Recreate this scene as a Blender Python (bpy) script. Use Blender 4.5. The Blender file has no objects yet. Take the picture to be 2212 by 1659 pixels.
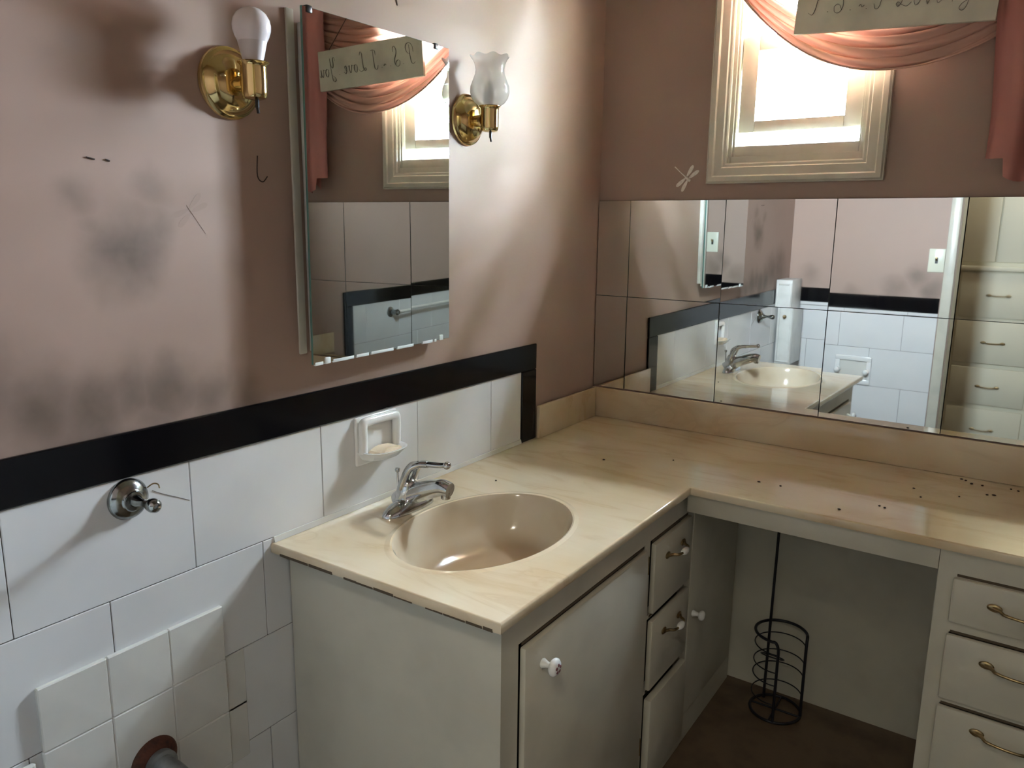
import bpy, bmesh, math, random
from mathutils import Matrix, Vector, noise
from math import sin, cos, pi, radians

random.seed(7)
SC = bpy.context.scene
COL = SC.collection

# ------------------------------------------------------------------ camera, sky, exposure
# x = 0 is the left wall, the back wall starts at the origin and runs along +x (turned by PHI),
# z = 0 is the counter top, the floor lies at FLOOR.
PHI = -0.02301
BW = Matrix.Rotation(PHI, 4, 'Z')
FLOOR, CEIL = -0.774, 1.66
YO = -2.14                       # wall with the doorway the picture is taken from

cam = bpy.data.cameras.new('camera')
cam.sensor_fit = 'HORIZONTAL'
cam.sensor_width = 36.0
cam.lens = 1681.18 / 2212 * 36.0
cam.clip_start = 0.02
camo = bpy.data.objects.new('camera', cam)
COL.objects.link(camo)
R_, U_, F_ = Vector((.8301, .5576, .0116)), Vector((-.1204, .1586, .9800)), Vector((-.5446, .8142, -.1982))
F_.normalize(); R_ = F_.cross(U_).normalized(); U_ = R_.cross(F_)
camo.matrix_world = Matrix(((R_.x, U_.x, -F_.x, 1.1925), (R_.y, U_.y, -F_.y, -2.2746), (R_.z, U_.z, -F_.z, .6157), (0, 0, 0, 1)))
SC.camera = camo

w = bpy.data.worlds.new('overcast_sky')
SC.world = w
w.use_nodes = True
bg = w.node_tree.nodes['Background']
bg.inputs['Color'].default_value = (.80, .93, 1.10, 1)
bg.inputs['Strength'].default_value = 90.0

def area(name, loc, rot, sx, sy, energy, color=(1, 1, 1), portal=False):
    L = bpy.data.lights.new(name, 'AREA'); L.shape = 'RECTANGLE'; L.size = sx; L.size_y = sy
    L.energy = energy; L.color = color
    o = bpy.data.objects.new(name, L); COL.objects.link(o)
    o.matrix_world = Matrix.Translation(loc) @ Matrix.Rotation(rot[2], 4, 'Z') @ Matrix.Rotation(rot[0], 4, 'X')
    if portal: L.cycles.is_portal = True
    return o
area('window_portal', BW @ Vector((.595, .17, 1.12)), (-pi / 2, 0, PHI), .40, .66, 1, portal=True)

vs = SC.view_settings
vs.view_transform = 'Standard'; vs.look = 'None'; vs.gamma = 1.0; vs.use_curve_mapping = False
vs.exposure = 2.45
SC.cycles.max_bounces = 8
SC.cycles.diffuse_bounces = 4
SC.cycles.glossy_bounces = 5
SC.cycles.transmission_bounces = 2
SC.cycles.transparent_max_bounces = 8
SC.cycles.sample_clamp_indirect = 8.0
SC.cycles.caustics_reflective = True
SC.cycles.blur_glossy = 0.5
SC.cycles.use_adaptive_sampling = True
SC.cycles.adaptive_threshold = 0.04

# ------------------------------------------------------------------ materials
def mat(name, color, rough=.5, metal=0.0, coat=0.0, spec=.5, nstr=0.0, nscale=8.0, ncol=None, bump=0.0, bscale=60.0, bdist=.002):
    m = bpy.data.materials.new(name); m.use_nodes = True
    nt = m.node_tree; b = nt.nodes['Principled BSDF']
    b.inputs['Base Color'].default_value = (*color, 1)
    b.inputs['Roughness'].default_value = rough
    b.inputs['Metallic'].default_value = metal
    b.inputs['Coat Weight'].default_value = coat
    b.inputs['Coat Roughness'].default_value = .08
    b.inputs['Specular IOR Level'].default_value = spec
    tc = nt.nodes.new('ShaderNodeTexCoord')
    if nstr > 0:
        n = nt.nodes.new('ShaderNodeTexNoise'); n.inputs['Scale'].default_value = nscale; n.inputs['Detail'].default_value = 3
        nt.links.new(tc.outputs['Object'], n.inputs['Vector'])
        mx = nt.nodes.new('ShaderNodeMix'); mx.data_type = 'RGBA'
        mx.inputs['A'].default_value = (*color, 1)
        c2 = ncol or tuple(c * (1 - nstr) for c in color)
        mx.inputs['B'].default_value = (*c2, 1)
        rp = nt.nodes.new('ShaderNodeMapRange'); rp.inputs['From Min'].default_value = .45; rp.inputs['From Max'].default_value = .75
        nt.links.new(n.outputs['Fac'], rp.inputs['Value'])
        nt.links.new(rp.outputs['Result'], mx.inputs['Factor'])
        nt.links.new(mx.outputs['Result'], b.inputs['Base Color'])
    if bump > 0:
        n2 = nt.nodes.new('ShaderNodeTexNoise'); n2.inputs['Scale'].default_value = bscale; n2.inputs['Detail'].default_value = 3
        nt.links.new(tc.outputs['Object'], n2.inputs['Vector'])
        bp = nt.nodes.new('ShaderNodeBump'); bp.inputs['Strength'].default_value = bump; bp.inputs['Distance'].default_value = bdist
        nt.links.new(n2.outputs['Fac'], bp.inputs['Height'])
        nt.links.new(bp.outputs['Normal'], b.inputs['Normal'])
    return m

PINK = (.41, .29, .235)
M = {}
M['tile'] = mat('glazed_white_tile', (.74, .745, .74), .16, coat=.3, nstr=.06, nscale=5)
M['tile_old'] = mat('old_offwhite_tile', (.70, .69, .64), .22, coat=.2, nstr=.10, nscale=9)
M['grout'] = mat('dark_grout', (.16, .14, .12), .9)
M['black'] = mat('black_glass_tile', (.003, .003, .004), .12, spec=.35)
M['cabinet'] = mat('cream_cabinet_paint', (.58, .55, .455), .38, nstr=.12, nscale=7)
M['gapshade'] = mat('painted_gap_shade', (.09, .065, .04), .9)  # dark brown that paints the shade in cabinet and counter gaps
M['darkgap'] = mat('dark_hollow', (.02, .016, .012), .9)
M['whitepaint'] = mat('white_gloss_paint', (.60, .58, .49), .3, nstr=.12, nscale=14)
M['enamel'] = mat('white_enamel', (.72, .72, .68), .3, nstr=.15, nscale=16)
M['chrome'] = mat('aged_chrome', (.62, .64, .66), .10, 1.0, nstr=.35, nscale=40)
M['darkchrome'] = mat('tarnished_chrome', (.36, .38, .37), .16, 1.0, nstr=.6, nscale=60)
M['brass'] = mat('polished_brass', (.72, .56, .26), .12, 1.0, nstr=.25, nscale=30)
M['oldbrass'] = mat('dull_brass', (.42, .32, .17), .3, 1.0, nstr=.5, nscale=50)
M['porcelain'] = mat('white_porcelain', (.82, .82, .80), .1, coat=.5)
M['flower'] = mat('painted_flower', (.16, .05, .06), .3)
M['blackplastic'] = mat('black_plastic', (.012, .011, .010), .35)
M['wire'] = mat('black_wire', (.008, .008, .014), .4)
M['floor'] = mat('brown_vinyl', (.155, .105, .065), .5, nstr=.45, nscale=11, ncol=(.085, .055, .032), bump=.1, bscale=40)
M['ceil'] = mat('ceiling_paint', (.56, .50, .43), .8)
M['hallwall'] = mat('hall_paint', (.74, .72, .57), .6)
M['glassedge'] = mat('green_glass_edge', (.10, .22, .19), .08, coat=.6)
M['chip'] = mat('bright_chipped_glass', (.80, .86, .86), .25)
M['rust'] = mat('rusty_iron', (.11, .035, .018), .85, nstr=.6, nscale=60, ncol=(.035, .015, .01), bump=.5, bscale=120)
M['pipe'] = mat('galvanised_pipe', (.30, .31, .31), .4, .7, nstr=.4, nscale=40)
M['bulbglass'] = mat('opal_bulb', (.80, .76, .78), .18, coat=.4)
M['bulbbase'] = mat('bulb_collar', (.62, .58, .58), .35)
M['soap'] = mat('beige_soap', (.80, .66, .48), .5, nstr=.15, nscale=40)
M['sign'] = mat('cream_sign_board', (.76, .73, .60), .55, nstr=.22, nscale=9)
M['ink'] = mat('grey_lettering', (.11, .095, .07), .6)
M['switchplate'] = mat('ivory_switch_plate', (.74, .75, .62), .3)
M['crumb'] = mat('dark_crumb', (.02, .012, .006), .9)
M['twine'] = mat('dark_twine', (.05, .035, .03), .9)
M['grass'] = mat('lawn', (.10, .13, .06), .9)
M['decal'] = mat('pearl_decal', (.86, .80, .74), .35, nstr=.2, nscale=120)
M['decalpaint'] = mat('painted_over_decal', tuple(c * .90 for c in PINK), .5)
M['mirroredge'] = mat('mirror_edge', (.05, .06, .05), .3)

def mirror_mat(name, col, r=.012):
    m = mat(name, col, r, 1.0)
    nt = m.node_tree; b = nt.nodes['Principled BSDF']
    tc = nt.nodes.new('ShaderNodeTexCoord'); n = nt.nodes.new('ShaderNodeTexNoise'); n.inputs['Scale'].default_value = 5
    n.inputs['Detail'].default_value = 8
    nt.links.new(tc.outputs['Object'], n.inputs['Vector'])
    mp = nt.nodes.new('ShaderNodeMapRange'); mp.inputs['From Min'].default_value = .4; mp.inputs['From Max'].default_value = .8
    mp.inputs['To Min'].default_value = r; mp.inputs['To Max'].default_value = r + .02
    nt.links.new(n.outputs['Fac'], mp.inputs['Value']); nt.links.new(mp.outputs['Result'], b.inputs['Roughness'])
    return m
M['mirror'] = mirror_mat('silvered_mirror', (.80, .82, .79))
M['medmirror'] = mirror_mat('cabinet_mirror', (.74, .79, .78), .01)

def schlick(nt):
    lw = nt.nodes.new('ShaderNodeLayerWeight'); lw.inputs['Blend'].default_value = .5
    pw = nt.nodes.new('ShaderNodeMath'); pw.operation = 'POWER'; pw.inputs[1].default_value = 5.0
    ma = nt.nodes.new('ShaderNodeMath'); ma.operation = 'MULTIPLY_ADD'; ma.inputs[1].default_value = .96; ma.inputs[2].default_value = .04
    nt.links.new(lw.outputs['Facing'], pw.inputs[0]); nt.links.new(pw.outputs[0], ma.inputs[0]); return ma
def arch_glass(name, tint=(1, 1, 1), refl=1.0):
    m = bpy.data.materials.new(name); m.use_nodes = True; nt = m.node_tree
    for n in list(nt.nodes): nt.nodes.remove(n)
    out = nt.nodes.new('ShaderNodeOutputMaterial'); tr = nt.nodes.new('ShaderNodeBsdfTransparent'); tr.inputs['Color'].default_value = (*tint, 1)
    gl = nt.nodes.new('ShaderNodeBsdfGlossy'); gl.inputs['Roughness'].default_value = .02
    fr = schlick(nt)
    mx = nt.nodes.new('ShaderNodeMixShader')
    nt.links.new(fr.outputs[0], mx.inputs[0]); nt.links.new(tr.outputs[0], mx.inputs[1]); nt.links.new(gl.outputs[0], mx.inputs[2])
    nt.links.new(mx.outputs[0], out.inputs['Surface'])
    return m
M['pane'] = arch_glass('window_glass', (.97, .98, .97))

def frosted(name):
    m = bpy.data.materials.new(name); m.use_nodes = True; nt = m.node_tree
    for n in list(nt.nodes): nt.nodes.remove(n)
    out = nt.nodes.new('ShaderNodeOutputMaterial')
    tr = nt.nodes.new('ShaderNodeBsdfTransparent'); tr.inputs['Color'].default_value = (.93, .92, .90, 1)
    tl = nt.nodes.new('ShaderNodeBsdfTranslucent'); tl.inputs['Color'].default_value = (.72, .70, .66, 1)
    df = nt.nodes.new('ShaderNodeBsdfDiffuse'); df.inputs['Color'].default_value = (.62, .60, .56, 1)
    gl = nt.nodes.new('ShaderNodeBsdfGlossy'); gl.inputs['Roughness'].default_value = .12
    fr = schlick(nt)
    a = nt.nodes.new('ShaderNodeMixShader'); a.inputs[0].default_value = .45
    b = nt.nodes.new('ShaderNodeMixShader'); c = nt.nodes.new('ShaderNodeMixShader')
    lw = nt.nodes.new('ShaderNodeLayerWeight'); lw.inputs['Blend'].default_value = .35
    mr = nt.nodes.new('ShaderNodeMapRange'); mr.inputs['To Min'].default_value = .5; mr.inputs['To Max'].default_value = .92
    nt.links.new(lw.outputs['Facing'], mr.inputs['Value'])
    nt.links.new(tl.outputs[0], a.inputs[1]); nt.links.new(df.outputs[0], a.inputs[2])
    nt.links.new(mr.outputs[0], b.inputs[0]); nt.links.new(tr.outputs[0], b.inputs[1]); nt.links.new(a.outputs[0], b.inputs[2])
    nt.links.new(fr.outputs[0], c.inputs[0]); nt.links.new(b.outputs[0], c.inputs[1]); nt.links.new(gl.outputs[0], c.inputs[2])
    nt.links.new(c.outputs[0], out.inputs['Surface'])
    return m
M['shade'] = frosted('frosted_shade_glass')

def cloth(name, col, tcol, trans=.55, clear=.06):
    m = bpy.data.materials.new(name); m.use_nodes = True; nt = m.node_tree
    for n in list(nt.nodes): nt.nodes.remove(n)
    out = nt.nodes.new('ShaderNodeOutputMaterial')
    df = nt.nodes.new('ShaderNodeBsdfDiffuse'); df.inputs['Color'].default_value = (*col, 1)
    tl = nt.nodes.new('ShaderNodeBsdfTranslucent'); tl.inputs['Color'].default_value = (*tcol, 1)
    tr = nt.nodes.new('ShaderNodeBsdfTransparent'); tr.inputs['Color'].default_value = (1, .80, .74, 1)
    a = nt.nodes.new('ShaderNodeMixShader'); a.inputs[0].default_value = trans
    b = nt.nodes.new('ShaderNodeMixShader'); b.inputs[0].default_value = clear
    nt.links.new(df.outputs[0], a.inputs[1]); nt.links.new(tl.outputs[0], a.inputs[2])
    nt.links.new(a.outputs[0], b.inputs[1]); nt.links.new(tr.outputs[0], b.inputs[2])
    nt.links.new(b.outputs[0], out.inputs['Surface'])
    return m
M['swag'] = cloth('salmon_voile', (.66, .42, .34), (.70, .26, .17), .030, .0)
M['sheer'] = cloth('sheer_salmon_voile', (.66, .42, .34), (.75, .42, .33), .35, .22)
M['tail'] = cloth('dusty_rose_voile', (.52, .24, .21), (.45, .20, .16), .03, .0)

def smudges(name, base, spots, band=None, fog=.25):
    """wall paint with soot stains of their own shape; spots = (x, y, z, radius, strength)"""
    m = mat(name, base, .55, nstr=.07, nscale=2.5)
    nt = m.node_tree; b = nt.nodes['Principled BSDF']
    tc = nt.nodes.new('ShaderNodeTexCoord')
    nz = nt.nodes.new('ShaderNodeTexNoise'); nz.inputs['Scale'].default_value = 9; nz.inputs['Detail'].default_value = 4
    nt.links.new(tc.outputs['Object'], nz.inputs['Vector'])
    wob = nt.nodes.new('ShaderNodeVectorMath'); wob.operation = 'MULTIPLY_ADD'
    nt.links.new(nz.outputs['Color'], wob.inputs[0]); wob.inputs[1].default_value = (.09, .09, .09)
    nt.links.new(tc.outputs['Object'], wob.inputs[2])
    total = None
    for (x, y, z, r, s) in spots:
        d = nt.nodes.new('ShaderNodeVectorMath'); d.operation = 'DISTANCE'
        nt.links.new(wob.outputs[0], d.inputs[0]); d.inputs[1].default_value = (x + .045, y + .045, z + .045)
        mr = nt.nodes.new('ShaderNodeMapRange'); mr.interpolation_type = 'SMOOTHSTEP'
        mr.inputs['From Min'].default_value = r; mr.inputs['From Max'].default_value = 0
        mr.inputs['To Min'].default_value = 0; mr.inputs['To Max'].default_value = s
        nt.links.new(d.outputs['Value'], mr.inputs['Value'])
        if total is None: total = mr.outputs['Result']
        else:
            mx = nt.nodes.new('ShaderNodeMath'); mx.operation = 'MAXIMUM'
            nt.links.new(total, mx.inputs[0]); nt.links.new(mr.outputs['Result'], mx.inputs[1]); total = mx.outputs[0]
    mul = nt.nodes.new('ShaderNodeMath'); mul.operation = 'MULTIPLY'
    mr2 = nt.nodes.new('ShaderNodeMapRange'); mr2.inputs['From Min'].default_value = .3; mr2.inputs['From Max'].default_value = .6
    mr2.inputs['To Min'].default_value = .6
    nt.links.new(nz.outputs['Fac'], mr2.inputs['Value'])
    nt.links.new(total, mul.inputs[0]); nt.links.new(mr2.outputs['Result'], mul.inputs[1])
    fin = nt.nodes.new('ShaderNodeMix'); fin.data_type = 'RGBA'
    old = b.inputs['Base Color'].links[0].from_socket
    nt.links.new(mul.outputs[0], fin.inputs['Factor']); nt.links.new(old, fin.inputs['A'])
    fin.inputs['B'].default_value = (.055, .038, .018, 1)
    nt.links.new(fin.outputs['Result'], b.inputs['Base Color'])
    return m
M['pink_left'] = smudges('dusty_pink_plaster_stained', PINK, [
    (0, -1.585, .575, .10, .85), (0, -1.545, .60, .06, .5), (0, -1.63, .61, .05, .4), (0, -1.66, .655, .05, .4), (0, -1.54, .665, .05, .35), (0, -1.60, .53, .06, .4),
    (0, -1.82, .38, .15, .65), (0, -1.74, .345, .12, .7), (0, -1.66, .335, .11, .75), (0, -1.60, .345, .10, .7), (0, -1.53, .335, .09, .7), (0, -1.95, .40, .16, .7), (0, -1.46, .315, .08, .6), (0, -1.38, .30, .07, .45), (0, -1.70, .30, .10, .5), (0, -1.56, .30, .08, .5)])
M['pink'] = smudges('dusty_pink_plaster', PINK, [(.60, -2.14, .38, .09, .5), (.5, -2.14, .32, .1, .45), (.66, -2.14, .33, .09, .5), (.1, -2.14, .35, .08, .4), (.3, -2.14, .3, .06, .3)])
M['pink_back'] = mat('dusty_pink_plaster_plain', PINK, .55, nstr=.07, nscale=2.5)

def marble():
    m = mat('cultured_marble', (.66, .58, .42), .10, coat=.35)
    nt = m.node_tree; b = nt.nodes['Principled BSDF']
    tc = nt.nodes.new('ShaderNodeTexCoord')
    mp = nt.nodes.new('ShaderNodeMapping'); mp.inputs['Scale'].default_value = (1.5, 5.0, 3); mp.inputs['Rotation'].default_value = (0, 0, .9)
    nt.links.new(tc.outputs['Object'], mp.inputs['Vector'])
    n = nt.nodes.new('ShaderNodeTexNoise'); n.inputs['Scale'].default_value = 2.2; n.inputs['Detail'].default_value = 9; n.inputs['Distortion'].default_value = 1.6
    nt.links.new(mp.outputs[0], n.inputs['Vector'])
    cr = nt.nodes.new('ShaderNodeValToRGB')
    e = cr.color_ramp.elements
    e[0].position = .30; e[0].color = (.86, .82, .68, 1); e[1].position = .78; e[1].color = (.78, .69, .52, 1)
    x = cr.color_ramp.elements.new(.55); x.color = (.83, .77, .62, 1)
    x = cr.color_ramp.elements.new(.64); x.color = (.76, .68, .53, 1)
    x = cr.color_ramp.elements.new(.66); x.color = (.81, .74, .58, 1)
    nt.links.new(n.outputs['Fac'], cr.inputs['Fac'])
    # amber tint multiplied in along y, broken up by noise
    sx = nt.nodes.new('ShaderNodeSeparateXYZ'); nt.links.new(tc.outputs['Object'], sx.inputs[0])
    mr = nt.nodes.new('ShaderNodeMapRange'); mr.inputs['From Min'].default_value = -1.1; mr.inputs['From Max'].default_value = -.2
    nt.links.new(sx.outputs['Y'], mr.inputs['Value'])
    nb = nt.nodes.new('ShaderNodeTexNoise'); nb.inputs['Scale'].default_value = 3; nt.links.new(tc.outputs['Object'], nb.inputs['Vector'])
    mm = nt.nodes.new('ShaderNodeMath'); mm.operation = 'MULTIPLY'; nt.links.new(mr.outputs[0], mm.inputs[0]); nt.links.new(nb.outputs['Fac'], mm.inputs[1])
    mx = nt.nodes.new('ShaderNodeMix'); mx.data_type = 'RGBA'; mx.blend_type = 'MULTIPLY'
    nt.links.new(mm.outputs[0], mx.inputs['Factor']); nt.links.new(cr.outputs['Color'], mx.inputs['A']); mx.inputs['B'].default_value = (.66, .47, .25, 1)
    nt.links.new(mx.outputs['Result'], b.inputs['Base Color'])
    return m
M['marble'] = marble()
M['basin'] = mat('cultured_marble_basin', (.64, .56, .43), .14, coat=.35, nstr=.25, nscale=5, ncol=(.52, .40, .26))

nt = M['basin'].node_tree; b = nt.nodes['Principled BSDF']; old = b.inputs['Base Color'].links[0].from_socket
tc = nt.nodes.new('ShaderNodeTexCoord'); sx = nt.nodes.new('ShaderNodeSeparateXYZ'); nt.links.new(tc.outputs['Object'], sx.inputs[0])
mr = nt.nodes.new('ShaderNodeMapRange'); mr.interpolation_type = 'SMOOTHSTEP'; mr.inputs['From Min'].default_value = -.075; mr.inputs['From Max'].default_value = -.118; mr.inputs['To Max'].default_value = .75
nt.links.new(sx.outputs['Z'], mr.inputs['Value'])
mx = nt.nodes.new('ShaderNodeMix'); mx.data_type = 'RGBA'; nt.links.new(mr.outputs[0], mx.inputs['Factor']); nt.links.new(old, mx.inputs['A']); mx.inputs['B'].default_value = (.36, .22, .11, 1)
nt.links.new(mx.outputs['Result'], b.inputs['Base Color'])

# ------------------------------------------------------------------ mesh helpers
def BM(): return bmesh.new()
def merge(dst, src):
    me = bpy.data.meshes.new('tmp'); src.to_mesh(me); src.free(); dst.from_mesh(me); bpy.data.meshes.remove(me)
def box(bm, lo, hi, bev=0.0, seg=2):
    t = bmesh.new(); bmesh.ops.create_cube(t, size=1.0)
    s = [hi[i] - lo[i] for i in range(3)]; c = [(hi[i] + lo[i]) / 2 for i in range(3)]
    for v in t.verts: v.co = Vector([v.co[i] * s[i] + c[i] for i in range(3)])
    if bev > 0: bmesh.ops.bevel(t, geom=list(t.edges), offset=min(bev, min(s) * .45), segments=seg, affect='EDGES', profile=.5)
    merge(bm, t); return bm
def frame_of(d):
    d = Vector(d).normalized(); a = Vector((0, 0, 1)) if abs(d.z) < .9 else Vector((1, 0, 0))
    u = a.cross(d).normalized(); return u, d.cross(u), d
def lathe(bm, prof, origin=(0, 0, 0), axis=(0, 0, 1), seg=32, sx=1.0, sy=1.0, ruffle=None):
    u, v, d = frame_of(axis); o = Vector(origin); rings = []
    for k, (r, h) in enumerate(prof):
        if r < 1e-6: rings.append([bm.verts.new(o + d * h)]); continue
        ring = []
        for i in range(seg):
            a = 2 * pi * i / seg; rr = r; hh = h
            if ruffle and ruffle[0] <= k: rr *= 1 + ruffle[1] * (k - ruffle[0] + 1) * cos(ruffle[2] * a); hh += ruffle[3] * (k - ruffle[0] + 1) * cos(ruffle[2] * a)
            ring.append(bm.verts.new(o + u * (rr * cos(a) * sx) + v * (rr * sin(a) * sy) + d * hh))
        rings.append(ring)
    for a, b in zip(rings, rings[1:]):
        if len(a) == 1 and len(b) == 1: continue
        for i in range(seg):
            j = (i + 1) % seg
            if len(a) == 1: bm.faces.new((a[0], b[i], b[j]))
            elif len(b) == 1: bm.faces.new((a[j], a[i], b[0]))
            else: bm.faces.new((a[i], a[j], b[j], b[i]))
    return bm
def spline(pts, n=8):
    P = [Vector(p) for p in pts]; out = []
    for i in range(len(P) - 1):
        p0 = P[max(i - 1, 0)]; p1 = P[i]; p2 = P[i + 1]; p3 = P[min(i + 2, len(P) - 1)]
        for k in range(n):
            t = k / n
            out.append(.5 * ((2 * p1) + (p2 - p0) * t + (2 * p0 - 5 * p1 + 4 * p2 - p3) * t * t + (3 * p1 - p0 - 3 * p2 + p3) * t ** 3))
    out.append(P[-1]); return out
def tube(bm, pts, r, seg=10, closed=False, caps=True, rz=None):
    """r: number or list; rz: second radius (along the frame's v)"""
    P = [Vector(p) for p in pts]; n = len(P); rings = []; u = None
    for i in range(n):
        if closed: d = P[(i + 1) % n] - P[i - 1]
        else: d = P[min(i + 1, n - 1)] - P[max(i - 1, 0)]
        d.normalize()
        if u is None: u = frame_of(d)[0]
        u = (u - d * u.dot(d)).normalized(); v = d.cross(u)
        ra = r[i] if isinstance(r, (list, tuple)) else r
        rb = ra if rz is None else (rz[i] if isinstance(rz, (list, tuple)) else rz)
        rings.append([bm.verts.new(P[i] + u * (ra * cos(2 * pi * k / seg)) + v * (rb * sin(2 * pi * k / seg))) for k in range(seg)])
    m = n if closed else n - 1
    for i in range(m):
        a, b = rings[i], rings[(i + 1) % n]
        for k in range(seg): bm.faces.new((a[k], a[(k + 1) % seg], b[(k + 1) % seg], b[k]))
    if caps and not closed:
        bm.faces.new(list(reversed(rings[0]))); bm.faces.new(rings[-1])
    return bm
def ball(bm, c, r, seg=16, rings=10):
    t = bmesh.new(); bmesh.ops.create_uvsphere(t, u_segments=seg, v_segments=rings, radius=1)
    rr = r if isinstance(r, (list, tuple)) else (r, r, r)
    for v in t.verts: v.co = Vector([v.co[i] * rr[i] + c[i] for i in range(3)])
    merge(bm, t); return bm
def prism(bm, pts, axis, a, b):
    """polygon pts (2 coords) extruded from a to b along axis 0/1/2"""
    def mk(p, h):
        q = list(p); q.insert(axis, h); return bm.verts.new(q)
    A = [mk(p, a) for p in pts]; B = [mk(p, b) for p in pts]; n = len(pts)
    bm.faces.new(A); bm.faces.new(list(reversed(B)))
    for i in range(n): bm.faces.new((A[i], B[i], B[(i + 1) % n], A[(i + 1) % n]))
    return bm
def grid(bm, rows):
    V = [[bm.verts.new(p) for p in r] for r in rows]
    for a, b in zip(V, V[1:]):
        for i in range(len(a) - 1): bm.faces.new((a[i], a[i + 1], b[i + 1], b[i]))
    return bm

BASE = {}
def to_mesh(name, bm, m, base, ang=35, normals=True):
    if normals: bmesh.ops.recalc_face_normals(bm, faces=bm.faces[:])
    b = Vector(base)
    for v in bm.verts: v.co -= b
    me = bpy.data.meshes.new(name); bm.to_mesh(me); bm.free()
    for mm in (m if isinstance(m, (list, tuple)) else [m]): me.materials.append(mm)
    for p in me.polygons: p.use_smooth = True
    me.set_sharp_from_angle(angle=radians(ang))
    return me
def thing(name, label, cat, base, group=None, back=False, kind=None):
    o = bpy.data.objects.new(name, None); o.empty_display_size = .05; COL.objects.link(o)
    o.location = (BW @ Vector(base)) if back else Vector(base)
    if back: o.rotation_euler = (0, 0, PHI)
    o['label'] = label
    if cat: o['category'] = cat
    if group: o['group'] = group
    if kind: o['kind'] = kind
    BASE[o.name] = tuple(base); return o
def part(root, name, bm, m, ang=35, label=None, normals=True):
    base = BASE[root.name]
    o = bpy.data.objects.new(name, to_mesh(name, bm, m, base, ang, normals)); COL.objects.link(o)
    o.parent = root; BASE[o.name] = base
    if label: o['label'] = label
    return o
def single(name, bm, m, label, cat, base, group=None, back=False, kind=None, ang=35):
    o = bpy.data.objects.new(name, to_mesh(name, bm, m, base, ang)); COL.objects.link(o)
    o.location = (BW @ Vector(base)) if back else Vector(base)
    if back: o.rotation_euler = (0, 0, PHI)
    o['label'] = label
    if cat: o['category'] = cat
    if group: o['group'] = group
    if kind: o['kind'] = kind
    BASE[o.name] = tuple(base); return o
TILES = {}
def tile(parent, name, lo, hi, m, bev=.0012, rot=(0, 0, 0)):
    """one piece, mesh shared by pieces of the same size"""
    s = tuple(round(hi[i] - lo[i], 4) for i in range(3)); key = (name, s, m.name, bev)
    if key not in TILES:
        bm = BM(); box(bm, [-c / 2 for c in s], [c / 2 for c in s], bev, 1)
        TILES[key] = to_mesh(name, bm, m, (0, 0, 0), 25)
    o = bpy.data.objects.new(name, TILES[key]); COL.objects.link(o); o.parent = parent
    b = Vector(BASE[parent.name])
    o.location = Vector([(hi[i] + lo[i]) / 2 for i in range(3)]) - b
    o.rotation_euler = rot
    return o

# ------------------------------------------------------------------ room shell
def struct(name, bm, m, label, back=False, base=(0, 0, 0)): return single(name, bm, m, label, None, base, back=back, kind='structure')
XR = 1.585
bm = BM(); box(bm, (-.4, -3.6, FLOOR - .1), (3.0, .35, FLOOR)); floor = struct('floor', bm, M['floor'], 'brown sheet vinyl floor under the kneehole of the counter')
bm = BM(); box(bm, (-.4, -3.6, CEIL), (3.0, .35, CEIL + .1)); struct('ceiling', bm, M['ceil'], 'plain pale bathroom ceiling out of sight above')
bm = BM(); box(bm, (-.15, YO - .12, FLOOR), (0, .30, CEIL)); wall_left = struct('wall_left', bm, M['pink_left'], 'stained dusty pink wall with white tile wainscot and black border')
# back wall with a window opening
WX0, WX1, WZ0, WZ1 = .405, .785, .79, 1.445
bm = BM()
for lo, hi in (((-.05, 0, FLOOR), (WX0, .14, CEIL)), ((WX1, 0, FLOOR), (2.6, .14, CEIL)), ((WX0, 0, FLOOR), (WX1, .14, WZ0)), ((WX0, 0, WZ1), (WX1, .14, CEIL))): box(bm, lo, hi)
wall_back = struct('wall_back', bm, M['pink_back'], 'dusty pink wall with the small window above a band of mirror tiles', back=True)
bm = BM(); box(bm, (XR, -2.14, FLOOR), (XR + .1, .3, CEIL)); wall_right = struct('wall_right', bm, M['pink_back'], 'pink wall with white tiles and black border seen in the cabinet mirror')
# wall with the doorway: stub, far part, header
DX0, DX1, DZ = .757, 1.50, 1.26
bm = BM()
for lo, hi in (((-.4, YO - .12, FLOOR), (DX0, YO, CEIL)), ((DX1, YO - .12, FLOOR), (2.6, YO, CEIL)), ((DX0, YO - .12, DZ), (DX1, YO, CEIL))): box(bm, lo, hi)
wall_front = struct('wall_front', bm, M['pink'], 'pink and white tiled wall seen only in the mirror tiles')
# hall behind the doorway
bm = BM(); box(bm, (-.4, -3.6, FLOOR), (-.3, YO - .12, CEIL)); struct('wall_hall_left', bm, M['hallwall'], 'hall wall on the side of the light switch, outside the picture')
bm = BM(); box(bm, (2.5, -3.6, FLOOR), (2.6, YO - .12, CEIL)); struct('wall_hall_right', bm, M['hallwall'], 'hall wall far from the light switch, outside the picture')
bm = BM(); box(bm, (-.4, -3.55, FLOOR), (2.6, -3.45, CEIL)); struct('wall_hall_back', bm, M['hallwall'], 'hall wall behind the built-in drawers')
bm = BM(); prism(bm, [(.14, 1.80), (.14, 1.92), (.52, 1.80), (.52, 1.71)], 0, -2.0, 5.0); struct('shading_eave', bm, M['whitepaint'], 'white eave added unseen above the window to cut steep light')  # unseen overhang added to block steep sky light at the window
bm = BM(); box(bm, (-60, .6, FLOOR - .9), (60, 120, FLOOR - .8)); struct('ground_outside', bm, M['grass'], 'green lawn outside the window, below the view')

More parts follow.
